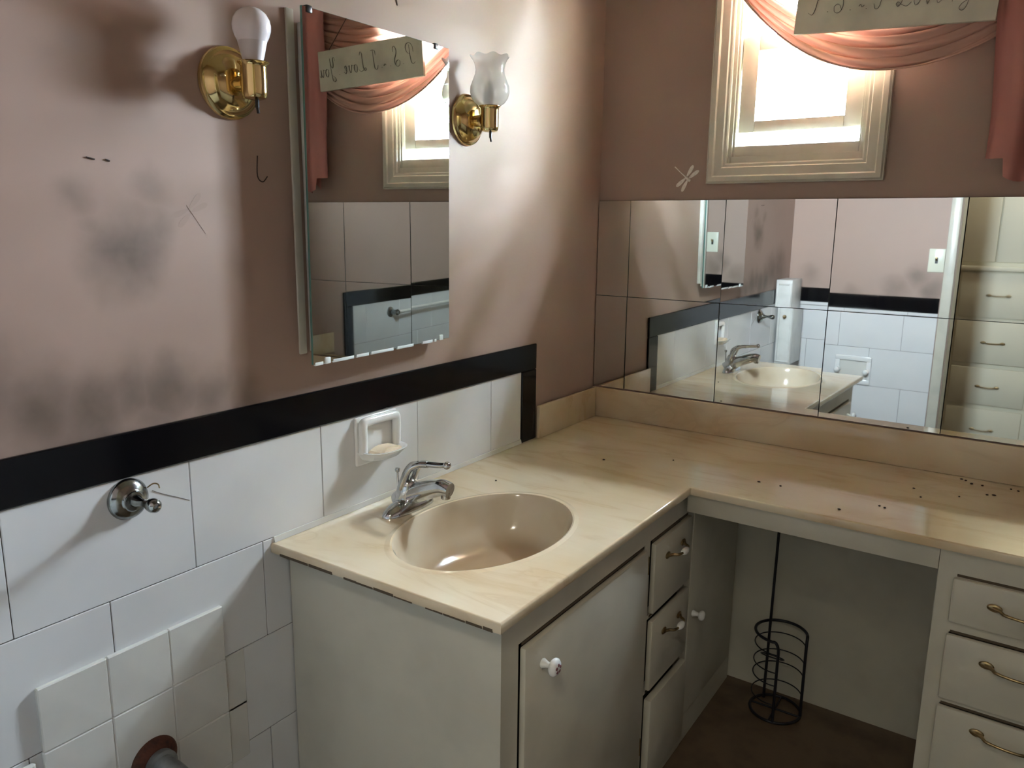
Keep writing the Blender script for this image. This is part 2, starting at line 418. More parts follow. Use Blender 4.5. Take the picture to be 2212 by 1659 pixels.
# unseen tree added outside to thin light on the left wall: loose foliage on a trunk
gt = thing('shading_tree', 'leafy tree added unseen outside the window to thin its light', 'tree', (4.6, 2.6, FLOOR - .8))
M['leaf'] = mat('tree_leaf', (.10, .15, .06), .6); M['bark'] = mat('tree_bark', (.12, .08, .05), .9)
bm = BM(); rt = random.Random(3)
for k in range(3600):
    c = Vector((rt.uniform(1.70, 8.5), rt.uniform(2.0, 3.4), rt.uniform(-.6, 3.6)))
    a = Vector((rt.uniform(-1, 1), rt.uniform(-1, 1), rt.uniform(-1, 1))).normalized(); u, v, d = frame_of(a); q = rt.uniform(.07, .14)
    bm.faces.new([bm.verts.new(c + u * (q * i) + v * (q * .6 * j)) for i, j in ((-1, 0), (0, -1), (1, 0), (0, 1))])
fo = part(gt, 'foliage', bm, M['leaf'], 35, normals=False); fo['kind'] = 'stuff'
bm = BM(); tube(bm, spline([(4.6, 2.6, FLOOR - .8), (4.55, 2.65, .3), (4.7, 2.6, 1.6), (4.6, 2.6, 3.2)], 6), [.16 - .10 * i / 18 for i in range(19)], 14); part(gt, 'trunk', bm, M['bark'], 60)

# --- wainscot on the left wall
bm = BM(); box(bm, (.0002, -2.13, FLOOR), (.0012, -.40, .24)); part(wall_left, 'grout_bed', bm, M['grout'])
H1, SW, AY = .2843, .0744, -.3756
G = .0006
rows = [(.2099, .0105), (.0105, -.188), (-.188, -.390), (-.390, -.590), (-.590, FLOOR)]
offs = [-1.5066, -1.3620, -1.5066, -1.3670, -1.5066]
PIT = .3026
for (zt, zb), o0 in zip(rows, offs):
    ys = sorted([o0 + k * PIT for k in range(-3, 5)])
    ys = [y for y in ys if -2.12 < y < AY - SW - .02]
    right = AY - SW if zt > .1 else -.02
    ys = [-2.135] + ys + [right]
    if zt < .1: ys = [y for y in ys if y < -1.29] + [-1.20]
    for a, b in zip(ys, ys[1:]):
        tile(wall_left, 'wall_tile', (.001, a + G, zb + G), (.0045 + random.uniform(-.0003, .0003), b - G, zt - G), M['tile'])
# black border: long strips with a return down to the counter
ye = [-2.135, -1.93, -1.32, -.71, AY]
ye = [-2.135, AY]
for a, b in zip(ye, ye[1:]): tile(wall_left, 'border_strip', (.0005, a + .0004, H1 - SW), (.0085, b - .0004, H1), M['black'], .002)
tile(wall_left, 'border_strip', (.0005, AY - SW, .0), (.0083, AY, H1 - SW - .0006), M['black'], .002)
# patch of small raised tiles round the pipe
py = [-1.792, -1.683, -1.574, -1.465]; pz = [-.078, -.187, -.296, -.405, -.514, -.623, -.732]
for i in range(3):
    for j in range(6):
        if (i, j) == (1, 2): continue
        tile(wall_left, 'patch_tile', (.004, py[i] + .0005, pz[j + 1] + .0005), (.0135 + random.uniform(-.0005, .0005), py[i + 1] - .0005, pz[j] - .0005), M['tile_old'], .0018)
# tile notched for the pipe
bm = BM(); t = []
yc, zc = -1.620, -.305
sq = []
for k in range(32):
    a = 2 * pi * k / 32; ca, sa = cos(a), sin(a); s = .0535 / max(abs(ca), abs(sa)); sq.append((-1.6285 + s * ca, -.3505 + s * sa))
hole = [(-1.6285 + .040 * cos(2 * pi * k / 32), -.336 + .036 * sin(2 * pi * k / 32)) for k in range(32)]
for x, flip in ((.0135, False), (.004, True)):
    A = [bm.verts.new((x, *p)) for p in sq]; B = [bm.verts.new((x, *p)) for p in hole]; t.append((A, B))
    for k in range(32):
        q = (k + 1) % 32; bm.faces.new((A[k], A[q], B[q], B[k]))
for k in range(32):
    q = (k + 1) % 32
    bm.faces.new((t[0][0][k], t[1][0][k], t[1][0][q], t[0][0][q])); bm.faces.new((t[0][1][k], t[0][1][q], t[1][1][q], t[1][1][k]))
part(wall_left, 'patch_tile', bm, M['tile_old'])
bm = BM(); box(bm, (.001, -1.79, -.73), (.0118, -1.467, -.080), .003); part(wall_left, 'patch_mortar', bm, M['tile_old'])
for j in range(3): tile(wall_left, 'patch_tile', (.003, -1.4625, pz[j + 1] - .004 * (j + 1)), (.0065, -1.420, pz[j + 1] + .108), M['tile_old'], .002) if j else None
tile(wall_left, 'patch_tile', (.003, -1.915, -.302), (.0125, -1.803, -.195), M['tile_old'], .004)
tile(wall_left, 'patch_tile', (.003, -1.915, -.411), (.0125, -1.803, -.304), M['tile_old'], .004)
# plugged screw holes and a scratch on the pink paint
for y, z, l in ((-1.628, .709, .012), (-1.602, .708, .006)):
    bm = BM(); tube(bm, [(.0008, y - l / 2, z), (.0008, y + l / 2, z - .002)], .0012, 6); part(wall_left, 'screw_hole', bm, M['twine'])
bm = BM(); tube(bm, spline([(.0006, -1.325, .735), (.0006, -1.327, .70), (.0006, -1.316, .69), (.0006, -1.305, .70)], 5), .0011, 6); part(wall_left, 'paint_crack', bm, M['twine'])
bm = BM(); tube(bm, spline([(.0006, -.965, 1.15), (.0006, -.955, 1.105), (.0006, -.945, 1.07)], 5), .0012, 6); part(wall_left, 'paint_crack', bm, M['twine'])
# caulk bead along the counter
bm = BM(); prism(bm, [(.001, .0005), (.001, .0125), (.0062, .0115), (.0085, .0005)], 1, -1.336, AY - SW - .0005); part(wall_left, 'caulk_bead', bm, M['tile_old'])

# --- the same wainscot on the right wall
bm = BM(); box(bm, (XR - .0012, -2.13, FLOOR), (XR - .0002, -.72, .24)); part(wall_right, 'grout_bed', bm, M['grout'])
for (zt, zb), o0 in zip(rows, (-1.20, -1.05, -1.20, -1.05, -1.20)):
    ys = [-2.135] + sorted(y for y in (o0 + k * PIT for k in range(-4, 2)) if -2.10 < y < -.82) + [-.785]
    for a, b in zip(ys, ys[1:]): tile(wall_right, 'wall_tile', (XR - .0045, a + G, zb + G), (XR - .001, b - G, zt - G), M['tile'])
tile(wall_right, 'border_strip', (XR - .0085, -2.135, H1 - SW), (XR - .0005, -.710, H1), M['black'], .002)
tile(wall_right, 'border_strip', (XR - .0083, -.784, FLOOR), (XR - .0005, -.710, H1 - SW - .0006), M['black'], .002)
tb = thing('towel_bar', 'white towel bar under the black border, reflected in the cabinet mirror', 'towel bar', (XR, -1.45, .15))
bm = BM(); tube(bm, [(XR - .045, -1.85, .150), (XR - .045, -1.12, .150)], .009, 12); part(tb, 'bar', bm, M['enamel'])
for y in (-1.86, -1.11):
    bm = BM(); lathe(bm, [(.028, 0), (.028, .006), (.014, .012), (.013, .04), (.017, .048), (.012, .058), (0, .059)], (XR - .0045, y, .150), (-1, 0, 0), 20); part(tb, 'bracket', bm, M['darkchrome'], 50)

# --- mirror tiles on the back wall
T = .3048; C0 = .115; HB, HS = .1007, .4004; HM = HS + T - .006
bm = BM(); box(bm, (.001, -.0022, HB + .002), (1.575, -.0004, HM - .001)); part(wall_back, 'mastic_bed', bm, M['crumb'])
TILT = {(0, 0): (-.10, -.35), (0, 1): (.10, -.30), (1, 0): (-.45, -.78), (1, 1): (.28, -.95), (2, 0): (.19, -.36), (2, 1): (.44, -.40), (3, 0): (-.04, -.07), (3, 1): (-.04, -.10),
        (4, 0): (0, 0), (4, 1): (.02, .05), (5, 0): (.1, .1), (5, 1): (-.1, .1), (6, 0): (0, .1), (6, 1): (.1, 0)}
def mirror_mesh(sx, sz):
    bm = BM(); box(bm, (-sx / 2, -.0015, -sz / 2), (sx / 2, .0015, sz / 2), .0007, 1)
    me = to_mesh('mirror_tile', bm, [M['mirroredge'], M['mirror']], (0, 0, 0), 15)
    for p in me.polygons: p.material_index = 1 if p.normal.y < -.9 else 0
    return me
MM = {}
for c in range(7):
    x0, x1 = (.002, C0) if c == 0 else (C0 + (c - 1) * T, C0 + c * T)
    if x0 > 1.5: continue
    if x1 > 1.575: x1 = 1.574
    for r, (z0, z1) in enumerate(((HB, HS), (HS, HM))):
        s = (round(x1 - x0 - .0011, 4), round(z1 - z0 - .0003, 4))
        if s[0] < .02: continue
        if s not in MM: MM[s] = mirror_mesh(*s)
        o = bpy.data.objects.new('mirror_tile', MM[s]); COL.objects.link(o); o.parent = wall_back
        az, ax = TILT[(c, r)]
        o.location = ((x0 + x1) / 2, -.0062, (z0 + z1) / 2); o.rotation_euler = (-radians(ax), 0, radians(az))
# painted panel behind the kneehole
bm = BM(); box(bm, (.45, -.010, FLOOR), (1.15, -.0003, -.03)); part(wall_back, 'kneehole_panel', bm, M['cabinet'])

# --- window
win = thing('window_1', 'small double-hung window with white casing above the mirror tiles', None, (.595, 0, .752), back=True, kind='structure')
cx0, cx1, cz0, cz1 = .414, .776, .800, 1.435
prof = [(0, .0), (0, .012), (.004, .014), (.010, .014), (.013, .018), (.034, .019), (.038, .024), (.050, .024), (.054, .019), (.056, .019), (.056, 0)]
def casing(name, ends):
    bm = BM(); rows = []
    for d, t in prof: rows.append([bm.verts.new(f(d, t)) for f in ends])
    for a, b in zip(rows, rows[1:]): bm.faces.new((a[0], a[1], b[1], b[0]))
    bm.faces.new([r[0] for r in rows]); bm.faces.new([r[1] for r in rows])
    return part(win, name, bm, M['whitepaint'], 20)
casing('casing', (lambda d, t: (cx0 - d, -t, cz0 - d), lambda d, t: (cx1 + d, -t, cz0 - d)))
casing('casing', (lambda d, t: (cx0 - d, -t, cz1 + d), lambda d, t: (cx0 - d, -t, cz0 - d)))
casing('casing', (lambda d, t: (cx1 + d, -t, cz0 - d), lambda d, t: (cx1 + d, -t, cz1 + d)))
casing('casing', (lambda d, t: (cx1 + d, -t, cz1 + d), lambda d, t: (cx0 - d, -t, cz1 + d)))
def bxp(root, name, lo, hi, m, bev=.001): bm = BM(); box(bm, lo, hi, bev); return part(root, name, bm, m)
bxp(win, 'jamb', (.405, -.004, .79), (.424, .16, 1.445), M['whitepaint']); bxp(win, 'jamb', (.767, -.004, .79), (.785, .16, 1.445), M['whitepaint'])
bxp(win, 'jamb', (.405, -.004, 1.425), (.785, .16, 1.445), M['whitepaint'])
bm = BM(); prism(bm, [(-.004, .79), (-.004, .818), (.17, .812), (.17, .79)], 0, .42, .77); part(win, 'window_sill', bm, M['whitepaint'])
for x in (.424, .761): bxp(win, 'stop_bead', (x, .002, .815), (x + .006, .016, 1.43), M['whitepaint'])
bxp(win, 'stop_bead', (.430, .002, .812), (.761, .016, .846), M['whitepaint'])
def sash(z0, z1, y0, y1, bot, top, stile=.045):
    s = bxp(win, 'sash', (.431, y0, z0), (.431 + stile, y1, z1), M['whitepaint'], .002)
    for lo, hi in (((.760 - stile, y0, z0), (.760, y1, z1)), ((.431 + stile, y0 + .0005, z0), (.760 - stile, y1 - .0005, z0 + bot)), ((.431 + stile, y0 + .0005, z1 - top), (.760 - stile, y1 - .0005, z1))):
        bm = BM(); box(bm, lo, hi, .002); part(s, 'rail', bm, M['whitepaint'])
    bm = BM(); box(bm, (.430 + stile, (y0 + y1) / 2 - .0015, z0 + bot - .001), (.761 - stile, (y0 + y1) / 2 + .0015, z1 - top + .001)); part(s, 'pane', bm, M['pane'])
sash(.884, 1.139, .018, .048, .031, .038)
sash(1.058, 1.428, .056, .086, .045, .040, .050)
bxp(win, 'screen_rail', (.424, .052, .812), (.767, .060, .856), M['whitepaint'])
st = bxp(win, 'storm_frame', (.424, .105, .812), (.452, .120, 1.43), M['whitepaint'])
for lo, hi in (((.740, .105, .812), (.767, .120, 1.43)), ((.452, .105, .812), (.740, .120, .862)), ((.452, .105, 1.40), (.740, .120, 1.43))):
    bm = BM(); box(bm, lo, hi, .002); part(st, 'rail', bm, M['whitepaint'])

# --- wall with doorway: tiles, border, casing
bm = BM(); box(bm, (.001, YO + .0002, FLOOR), (.70, YO + .0012, .24)); part(wall_front, 'grout_bed', bm, M['grout'])
for (zt, zb), o0 in zip([(.190, .0105)] + rows[1:], (.247, .100, .266, .100, .247)):
    xs = [x for x in [o0 + k * .305 for k in range(-1, 3)] if .03 < x < .68]
    xs = [.006] + xs + [.702]
    for a, b in zip(xs, xs[1:]): tile(wall_front, 'wall_tile', (a + G, YO + .001, zb + G), (b - G, YO + .0045, zt - G), M['tile'])
for a, b in ((.006, .262), (.262, .567), (.567, .702)): tile(wall_front, 'liner_tile', (a + G, YO + .001, .192), (b - G, YO + .0055, .2085), M['tile'])
for a, b in ((.009, .42), (.42, .702)): tile(wall_front, 'border_strip', (a + .0004, YO + .0005, .2099), (b - .0004, YO + .0085, .2843), M['black'], .002)
tr = thing('trim_1', 'white painted door casing beside the light switch, seen in the mirror tiles', None, (.73, YO, FLOOR), kind='structure')
bxp(tr, 'casing', (.706, YO, FLOOR), (.752, YO + .013, 1.31), M['whitepaint'], .003)
bxp(tr, 'casing', (1.505, YO, FLOOR), (1.56, YO + .013, 1.31), M['whitepaint'], .003)
bxp(tr, 'casing', (.706, YO, 1.265), (1.56, YO + .0125, 1.32), M['whitepaint'], .003)
bxp(tr, 'jamb', (.755, YO - .13, FLOOR), (.7575, YO, 1.262), M['whitepaint'], .0005)

# ------------------------------------------------------------------ counter with moulded basin
ct = thing('countertop', 'L-shaped cream cultured marble counter with oval basin and low backsplash', 'countertop', (.3, -1.03, 0))
D1, L, TH = .5501, 1.3397, .019
SX, SY, SA, SB = .300, -1.030, .160, .230
def ell(a, k=1.0): return (SX + SA * k * cos(a), SY + SB * k * sin(a))
def inner(x): return -.517 + 0 * x
bm = BM()
# region round the basin as a ring, then plain quads; back run follows the turned back wall
RX0, RX1, RY0, RY1 = .002, D1, -L, -.76
cang = [math.atan2(y - SY, x - SX) % (2 * pi) for x in (RX0, RX1) for y in (RY0, RY1)]
angs = sorted([a for a in [2 * pi * k / 96 for k in range(96)] if min(abs(a - c) for c in cang) > .02] + cang)
def onrect(a):
    dx, dy = cos(a), sin(a); ts = []
    if dx > 1e-9: ts.append((RX1 - SX) / dx)
    if dx < -1e-9: ts.append((RX0 - SX) / dx)
    if dy > 1e-9: ts.append((RY1 - SY) / dy)
    if dy < -1e-9: ts.append((RY0 - SY) / dy)
    t = min(ts); return (SX + dx * t, SY + dy * t)
lip = [(1.075, 0), (1.045, .0012), (1.02, .0022), (1.0, .0008)]
def ellang(a): return math.atan2(sin(a) * SA, cos(a) * SB)   # ray angle to ellipse parameter
Rg = [[bm.verts.new((*onrect(a), 0)) for a in angs]]
for k, z in lip: Rg.append([bm.verts.new((*ell(ellang(a), k), z)) for a in angs])
n = len(angs)
for A, B in zip(Rg, Rg[1:]):
    for i in range(n): bm.faces.new((A[i], A[(i + 1) % n], B[(i + 1) % n], B[i]))
bk = lambda x, y: tuple(BW @ Vector((x, y, 0)))
Lc = Vector((D1, -.5298, 0)); far = bk(1.58, -.5175)
pA = [(RX0, RY1), (RX1, RY1), (D1, -.5298), (RX0, -.5298)]
pB = [(RX0, -.5298), (D1, -.5298), bk(.56, -.001)[:2], (RX0, -.001)]
pC = [(D1, -.5298), far[:2], bk(1.58, -.001)[:2], bk(.56, -.001)[:2]]
for P in (pA, pB, pC): bm.faces.new([bm.verts.new((*q, 0)) for q in P])
# front edge, rounded
edge = [(RX0, -L), (D1, -L), (D1, -.5298), far[:2]]
nrm = [(0, -1), (.7071, -.7071), (.7071, -.7071), (0, -1)]
off = [1, 1.4142, 1.4142, 1]
eprof = [(0, 0), (.002, -.0006), (.0034, -.002), (.004, -.004), (.004, -TH + .003), (.003, -TH), (-.03, -TH)]
rr = []
for d, z in eprof: rr.append([bm.verts.new((e[0] + q[0] * d * o, e[1] + q[1] * d * o, z)) for e, q, o in zip(edge, nrm, off)])
for a, b in zip(rr, rr[1:]):
    for i in range(3): bm.faces.new((a[i], a[i + 1], b[i + 1], b[i]))
bmesh.ops.remove_doubles(bm, verts=bm.verts[:], dist=.00002)
bmesh.ops.recalc_face_normals(bm, faces=bm.faces[:])
for f in bm.faces:
    f.normal_update()
    if f.normal.z < -.5 and f.calc_center_median().z > -.01: f.normal_flip()
slab = part(ct, 'top_slab', bm, M['marble'], 30, normals=False)
for p in slab.data.polygons:
    if p.normal.z > .9995: p.use_smooth = False
bm = BM(); prof_b = [(1.0, .0008), (.985, -.004), (.965, -.016), (.94, -.034), (.90, -.060), (.83, -.088), (.72, -.108), (.55, -.121), (.32, -.127), (.085, -.130)]
Rb = [[bm.verts.new((*ell(2 * pi * i / 96, k), z)) for i in range(96)] for k, z in prof_b]
for A, B in zip(Rb, Rb[1:]):
    for i in range(96): bm.faces.new((A[i], A[(i + 1) % 96], B[(i + 1) % 96], B[i]))
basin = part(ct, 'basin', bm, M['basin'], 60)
bm = BM(); lathe(bm, [(0, .0), (.012, .0005), (.019, .003), (.023, .0035), (.0245, .001), (.0235, -.004)], (SX, SY, -.131), seg=28); part(basin, 'drain', bm, M['darkchrome'])
bm = BM(); box(bm, (.0095, AY + .001, .0), (.0215, -.022, .0985), .003); part(ct, 'side_backsplash', bm, M['marble'])
o = bpy.data.objects.new('backsplash', None)
bm = BM(); box(bm, (.003, -.0185, .0), (1.578, -.0095, .0985), .003)
for v in bm.verts: v.co = BW @ v.co
part(ct, 'backsplash', bm, M['marble'])
bm = BM(); box(bm, (XR - .0125, -.62, .0), (XR - .0005, -.06, .0985), .003); part(ct, 'side_backsplash', bm, M['marble'])
# broken dark strip painting the shaded gap under the counter end
rg = random.Random(5); xg = .03
while xg < .53:
    lg = rg.uniform(.012, .05); bm = BM(); box(bm, (xg, -L - .0046, -TH - .0008), (xg + lg, -L + .02, -TH + rg.uniform(.0012, .0055)), .0006); part(ct, 'gap_shade_line', bm, M['gapshade']); xg += lg + rg.choice((.0, .002, .012, .03))

# ------------------------------------------------------------------ vanity cabinet under the basin
CX, CY = .527, -1.302
va = thing('vanity_cabinet', 'cream painted base cabinet under the oval basin with door and drawers', 'cabinet', (.26, -.66, FLOOR))
ZT = -TH - .0005
bm = BM(); box(bm, (.0075, CY, FLOOR), (CX - .002, CY + .018, ZT)); part(va, 'end_panel', bm, M['cabinet'])
bm = BM()   # face frame: stiles and rails round the openings
for y0, y1, z0, z1 in ((CY - .0005, -1.250, FLOOR, ZT), (-1.250, -.458, -.088, ZT), (-.728, -.700, FLOOR, -.088), (-.470, -.435, FLOOR, ZT), (-1.250, -.728, FLOOR, -.70), (-.700, -.470, -.285, -.275), (-.700, -.470, -.482, -.474), (-.700, -.470, FLOOR, -.725)):
    box(bm, (CX - .018, y0, z0), (CX, y1, z1))
part(va, 'face_frame', bm, M['cabinet'])
bm = BM(); box(bm, (CX - .05, CY + .02, FLOOR), (CX - .022, -.44, ZT - .003)); part(va, 'dark_interior', bm, M['darkgap'])
bm = BM(); box(bm, (CX - .018, -.435, FLOOR), (CX - .001, -.035, ZT)); part(va, 'kneehole_side', bm, M['cabinet'])
# door
def knob(parent, c, d, r=.017, flower=True):
    bm = BM(); lathe(bm, [(.0, 0), (.0085, 0), (.0095, .003), (.0065, .010), (.0055, .015), (.007, .019), (r * .86, .021), (r, .025), (r * .97, .029), (r * .75, .0325), (.4 * r, .0345), (0, .035)], c, d, 24)
    k = part(parent, 'knob', bm, M['porcelain'], 50, label='white porcelain knob with a dark painted flower' if flower else None)
    if flower:
        bm = BM(); cc = Vector(c) + Vector(d).normalized() * .0337
        u, v, d_ = frame_of(d)
        for a in (0.3, 1.5, 2.8, 4.1, 5.3): ball(bm, cc + u * (.0062 * cos(a)) + v * (.0062 * sin(a)), (.0022, .0034, .0034), 8, 6)
        part(k, 'painted_flower', bm, M['flower'])
    return k
bm = BM(); box(bm, (CX - .001, -1.2455, -.692), (CX + .0125, -.7325, -.0955), .004); dr = part(va, 'door', bm, M['cabinet'])
knob(dr, (CX + .012, -1.190, -.148), (1, 0, 0))
for z in (-.135, -.60):
    bm = BM(); box(bm, (CX + .001, -.7315, z - .02), (CX + .009, -.7255, z + .02), .001); tube(bm, [(CX + .008, -.7275, z - .022), (CX + .008, -.7275, z + .022)], .0035, 8); part(dr, 'hinge', bm, M['oldbrass'])
bm = BM(); box(bm, (CX - .0005, -1.240, -.0945), (CX + .0004, -.735, -.0895)); part(va, 'gap_shade_line', bm, M['gapshade'])  # dark strip paints the shaded gap above the door
def pull(parent, c, along, out, size=.085, white=True):
    """spoon-footed bail pull: c centre on the face, along = direction of the bar, out = off the face"""
    c = Vector(c); a = Vector(along).normalized(); o = Vector(out).normalized(); u = o.cross(a)
    h = size / 2
    bm = BM(); pts = spline([c - a * h + o * .004, c - a * (h - .012) + o * .011, c - a * (h - .020) + o * .022, c - a * .012 + o * .026, c + a * .012 + o * .026, c + a * (h - .020) + o * .022, c + a * (h - .012) + o * .011, c + a * h + o * .004], 5)
    nP = len(pts); tube(bm, pts, [.0042 - .0012 * abs(sin(pi * i / (nP - 1))) for i in range(nP)], 8)
    for s in (-1, 1):
        e = c + a * (s * (h - .002)) + o * .0025
        t = bmesh.new(); bmesh.ops.create_uvsphere(t, u_segments=14, v_segments=8, radius=1)
        mt = Matrix((a, u, o)).transposed()
        for v in t.verts: v.co = e + mt @ Vector((v.co.x * .014, v.co.y * .0085, v.co.z * .0035))
        merge(bm, t)
    p_ = part(parent, 'handle', bm, M['oldbrass'], 50, label='dull brass pull with a white ceramic centre' if white else 'dull brass bow pull')
    if white:
        bm = BM(); q = spline([c - a * .016 + o * .026, c - a * .010 + o * .0262, c + o * .0264, c + a * .010 + o * .0262, c + a * .016 + o * .026], 4); m_ = len(q)
        tube(bm, q, [.0045 + .0042 * sin(pi * i / (m_ - 1)) for i in range(m_)], 12); part(p_, 'ceramic_grip', bm, M['porcelain'], 60)
    return p_
dz = [(-.096, -.270), (-.290, -.470), (-.494, -.722)]
for k, (a, b) in enumerate(dz):
    ox = 0 if k < 2 else .006
    bm = BM(); box(bm, (CX - .001, -.6945, b), (CX + .0125 + ox, -.4665, a), .004); d_ = part(va, 'drawer', bm, M['cabinet'])
    if k < 2: pull(d_, (CX + .0125, -.578, (-.145, -.340)[k]), (0, 1, .0), (1, 0, 0), .10)
for z in (-.0925, -.280, -.478):
    bm = BM(); box(bm, (CX - .0005, -.69, z - .003), (CX + .0004, -.47, z + .003)); part(va, 'gap_shade_line', bm, M['gapshade'] if z > -.4 else M['darkgap'])  # shade of the gaps above the drawers, painted as thin strips
# small door inside the kneehole
bm = BM(); box(bm, (CX - .0015, -.428, -.69), (CX + .003, -.05, -.10), .002); dk = part(va, 'kneehole_door', bm, M['cabinet'])
knob(dk, (CX + .003, -.400, -.395), (1, 0, 0), .014, False)

# ------------------------------------------------------------------ apron and drawer cabinet under the mirror wall
ap = bpy.data
bm = BM(); box(bm, (.553, -.505, -.069), (1.104, -.487, ZT), .001)
single('apron_board', bm, M['cabinet'], 'cream apron board under the counter above the open kneehole', 'board', (.83, -.49, -.069), back=True)
rc = thing('drawer_cabinet', 'cream drawer cabinet with brass pulls beside the open kneehole', 'cabinet', (1.3, -.25, FLOOR), back=True)
bm = BM(); box(bm, (1.106, -.488, FLOOR), (1.122, -.03, ZT)); part(rc, 'side_panel', bm, M['cabinet'])
bm = BM()
RD = [(-.075, -.172), (-.199, -.345), (-.362, -.545), (-.562, -.735)]
for x0, x1, z0, z1 in ((1.105, 1.138, FLOOR, ZT), (1.138, 1.57, -.078, ZT), (1.50, 1.57, FLOOR, -.078), (1.138, 1.5, -.197, -.175), (1.138, 1.5, -.36, -.347), (1.138, 1.5, -.56, -.548), (1.138, 1.5, FLOOR, -.738)):
    box(bm, (x0, -.507, z0), (x1, -.489, z1))
part(rc, 'face_frame', bm, M['cabinet'])
bm = BM(); box(bm, (1.125, -.487, FLOOR), (1.565, -.47, ZT - .003)); part(rc, 'dark_interior', bm, M['darkgap'])
for k, (a, b) in enumerate(RD):
    bm = BM(); box(bm, (1.134, -.520, b), (1.505, -.506, a), .005); d_ = part(rc, 'drawer', bm, M['cabinet'])
    pull(d_, (1.262, -.520, (-.120, -.245, -.398, -.63)[k]), (1, 0, -.06), (0, -1, 0), .105, False)
    bm = BM(); box(bm, (1.140, -.5076, a + .0005), (1.50, -.5066, a + .006)); part(rc, 'gap_shade_line', bm, M['gapshade'])  # painted shade in the recess above each drawer

# ------------------------------------------------------------------ faucet
fx, fy = .094, -1.040
fa = thing('basin_faucet', 'chrome single-lever faucet behind the oval basin', 'faucet', (fx, fy, 0))
bm = BM(); secs = []
for k in range(15):
    s = -1 + 2 * k / 14; y = .078 * s; e = max(0, 1 - abs(s) ** 2.6)
    wd = .007 + .020 * e ** .6; ht = .007 + .022 * e ** .9
    secs.append([(fx + wd * cos(a) * (1 if cos(a) > 0 else .9), fy + y, max(0, ht * sin(a))) for a in [pi * q / 12 for q in range(13)]])
V = [[bm.verts.new(q) for q in s] for s in secs]
for a, b in zip(V, V[1:]):
    for i in range(12): bm.faces.new((a[i], a[i + 1], b[i + 1], b[i]))
bm.faces.new(V[0]); bm.faces.new(V[-1])
part(fa, 'base_plate', bm, M['chrome'], 60)
bm = BM()
pts = spline([(fx - .024, fy, .010), (fx - .005, fy, .026), (fx + .030, fy, .044), (fx + .070, fy, .060), (fx + .098, fy, .068), (fx + .118, fy, .066)], 5); nP = len(pts)
tube(bm, pts, [.021 - .006 * i / (nP - 1) for i in range(nP)], 18, rz=[.026 - .0095 * i / (nP - 1) for i in range(nP)])
lathe(bm, [(0, 0), (.0095, 0), (.0105, .002), (.0105, .010), (.012, .016)], (fx + .106, fy, .045), seg=20)
part(fa, 'spout', bm, M['chrome'], 50)
bm = BM(); lathe(bm, [(.0245, .0), (.024, .014), (.022, .030), (.019, .042), (.013, .050), (0, .052)], (fx - .006, fy, .022), (.16, 0, 1), 24); part(fa, 'valve_dome', bm, M['chrome'], 60)
bm = BM()
for s in (-1, 1):
    q = spline([(fx - .004, fy + s * .017, .050), (fx + .006, fy + s * .0165, .075), (fx + .018, fy + s * .013, .098), (fx + .036, fy + s * .006, .109), (fx + .058, fy + s * .001, .112)], 5)
    tube(bm, q, .0088, 12, rz=.0072)
q = spline([(fx + .046, fy, .112), (fx + .070, fy, .114), (fx + .095, fy, .117), (fx + .108, fy, .120)], 5); tube(bm, q, [.0092 - .0022 * i / (len(q) - 1) for i in range(len(q))], 12, rz=.0062)
ball(bm, (fx + .110, fy, .1195), (.0085, .0095, .0085), 14, 10)
q = spline([(fx - .012, fy - .012, .056), (fx - .004, fy, .088), (fx + .012, fy + .0, .104), (fx + .03, fy, .110)], 5); tube(bm, q, .0055, 10)
part(fa, 'lever', bm, M['chrome'], 60)
bm = BM(); tube(bm, [(fx - .028, fy, .012), (fx - .030, fy, .080)], .0028, 8); lathe(bm, [(.0028, 0), (.005, .002), (.0062, .006), (.005, .0105), (0, .012)], (fx - .030, fy, .078), seg=14); part(fa, 'lift_rod', bm, M['chrome'], 50)

# ------------------------------------------------------------------ soap dish and soap
sd = thing('soap_dish', 'white ceramic soap dish fixed to the tiles above the faucet', 'soap dish', (.0045, -1.045, .10))
Y0, Y1, Z0, Z1 = -1.112, -.982, .098, .207
bm = BM(); box(bm, (.004, Y0, Z0), (.012, Y1, Z1), .006, 3); part(sd, 'back_plate', bm, M['porcelain'], 40)
bm = BM(); fr_ = spline([(.020, Y0 + .012, .128), (.021, Y0 + .012, .160), (.021, Y0 + .012, .188), (.021, Y0 + .020, .196), (.021, -1.047, .197), (.021, Y1 - .020, .196), (.021, Y1 - .012, .188), (.021, Y1 - .012, .160), (.020, Y1 - .012, .128)], 5)
tube(bm, fr_, .0105, 12, rz=.010)
part(sd, 'niche_rim', bm, M['porcelain'], 60)
bm = BM(); N = 24; top = []; bot = []; inn = []; flo = []
for k in range(N + 1):
    a = -pi / 2 + pi * k / N; ca, sa = cos(a), sin(a)
    def P(rx, ry, z): return (.010 + rx * max(0, ca) ** .7, -1.047 + ry * (abs(sa) ** .8) * (1 if sa > 0 else -1), z)
    bot.append(P(.044, .050, .112)); top.append(P(.062, .062, .131)); inn.append(P(.056, .056, .131)); flo.append(P(.044, .046, .121))
for A, B in ((bot, top), (top, inn), (inn, flo)): grid(bm, [A, B])
f1 = [bm.verts.new(q) for q in flo]; bm.faces.new(f1); f2 = [bm.verts.new(q) for q in bot]; bm.faces.new(f2)
bmesh.ops.remove_doubles(bm, verts=bm.verts[:], dist=1e-5)
part(sd, 'tray', bm, M['porcelain'], 50)
bm = BM(); prism(bm, [(-1.088, .1215), (-1.086, .130), (-1.060, .1385), (-1.020, .1345), (-1.008, .127), (-1.010, .1215)], 0, .018, .056)
bmesh.ops.bevel(bm, geom=list(bm.edges), offset=.004, segments=2, affect='EDGES')
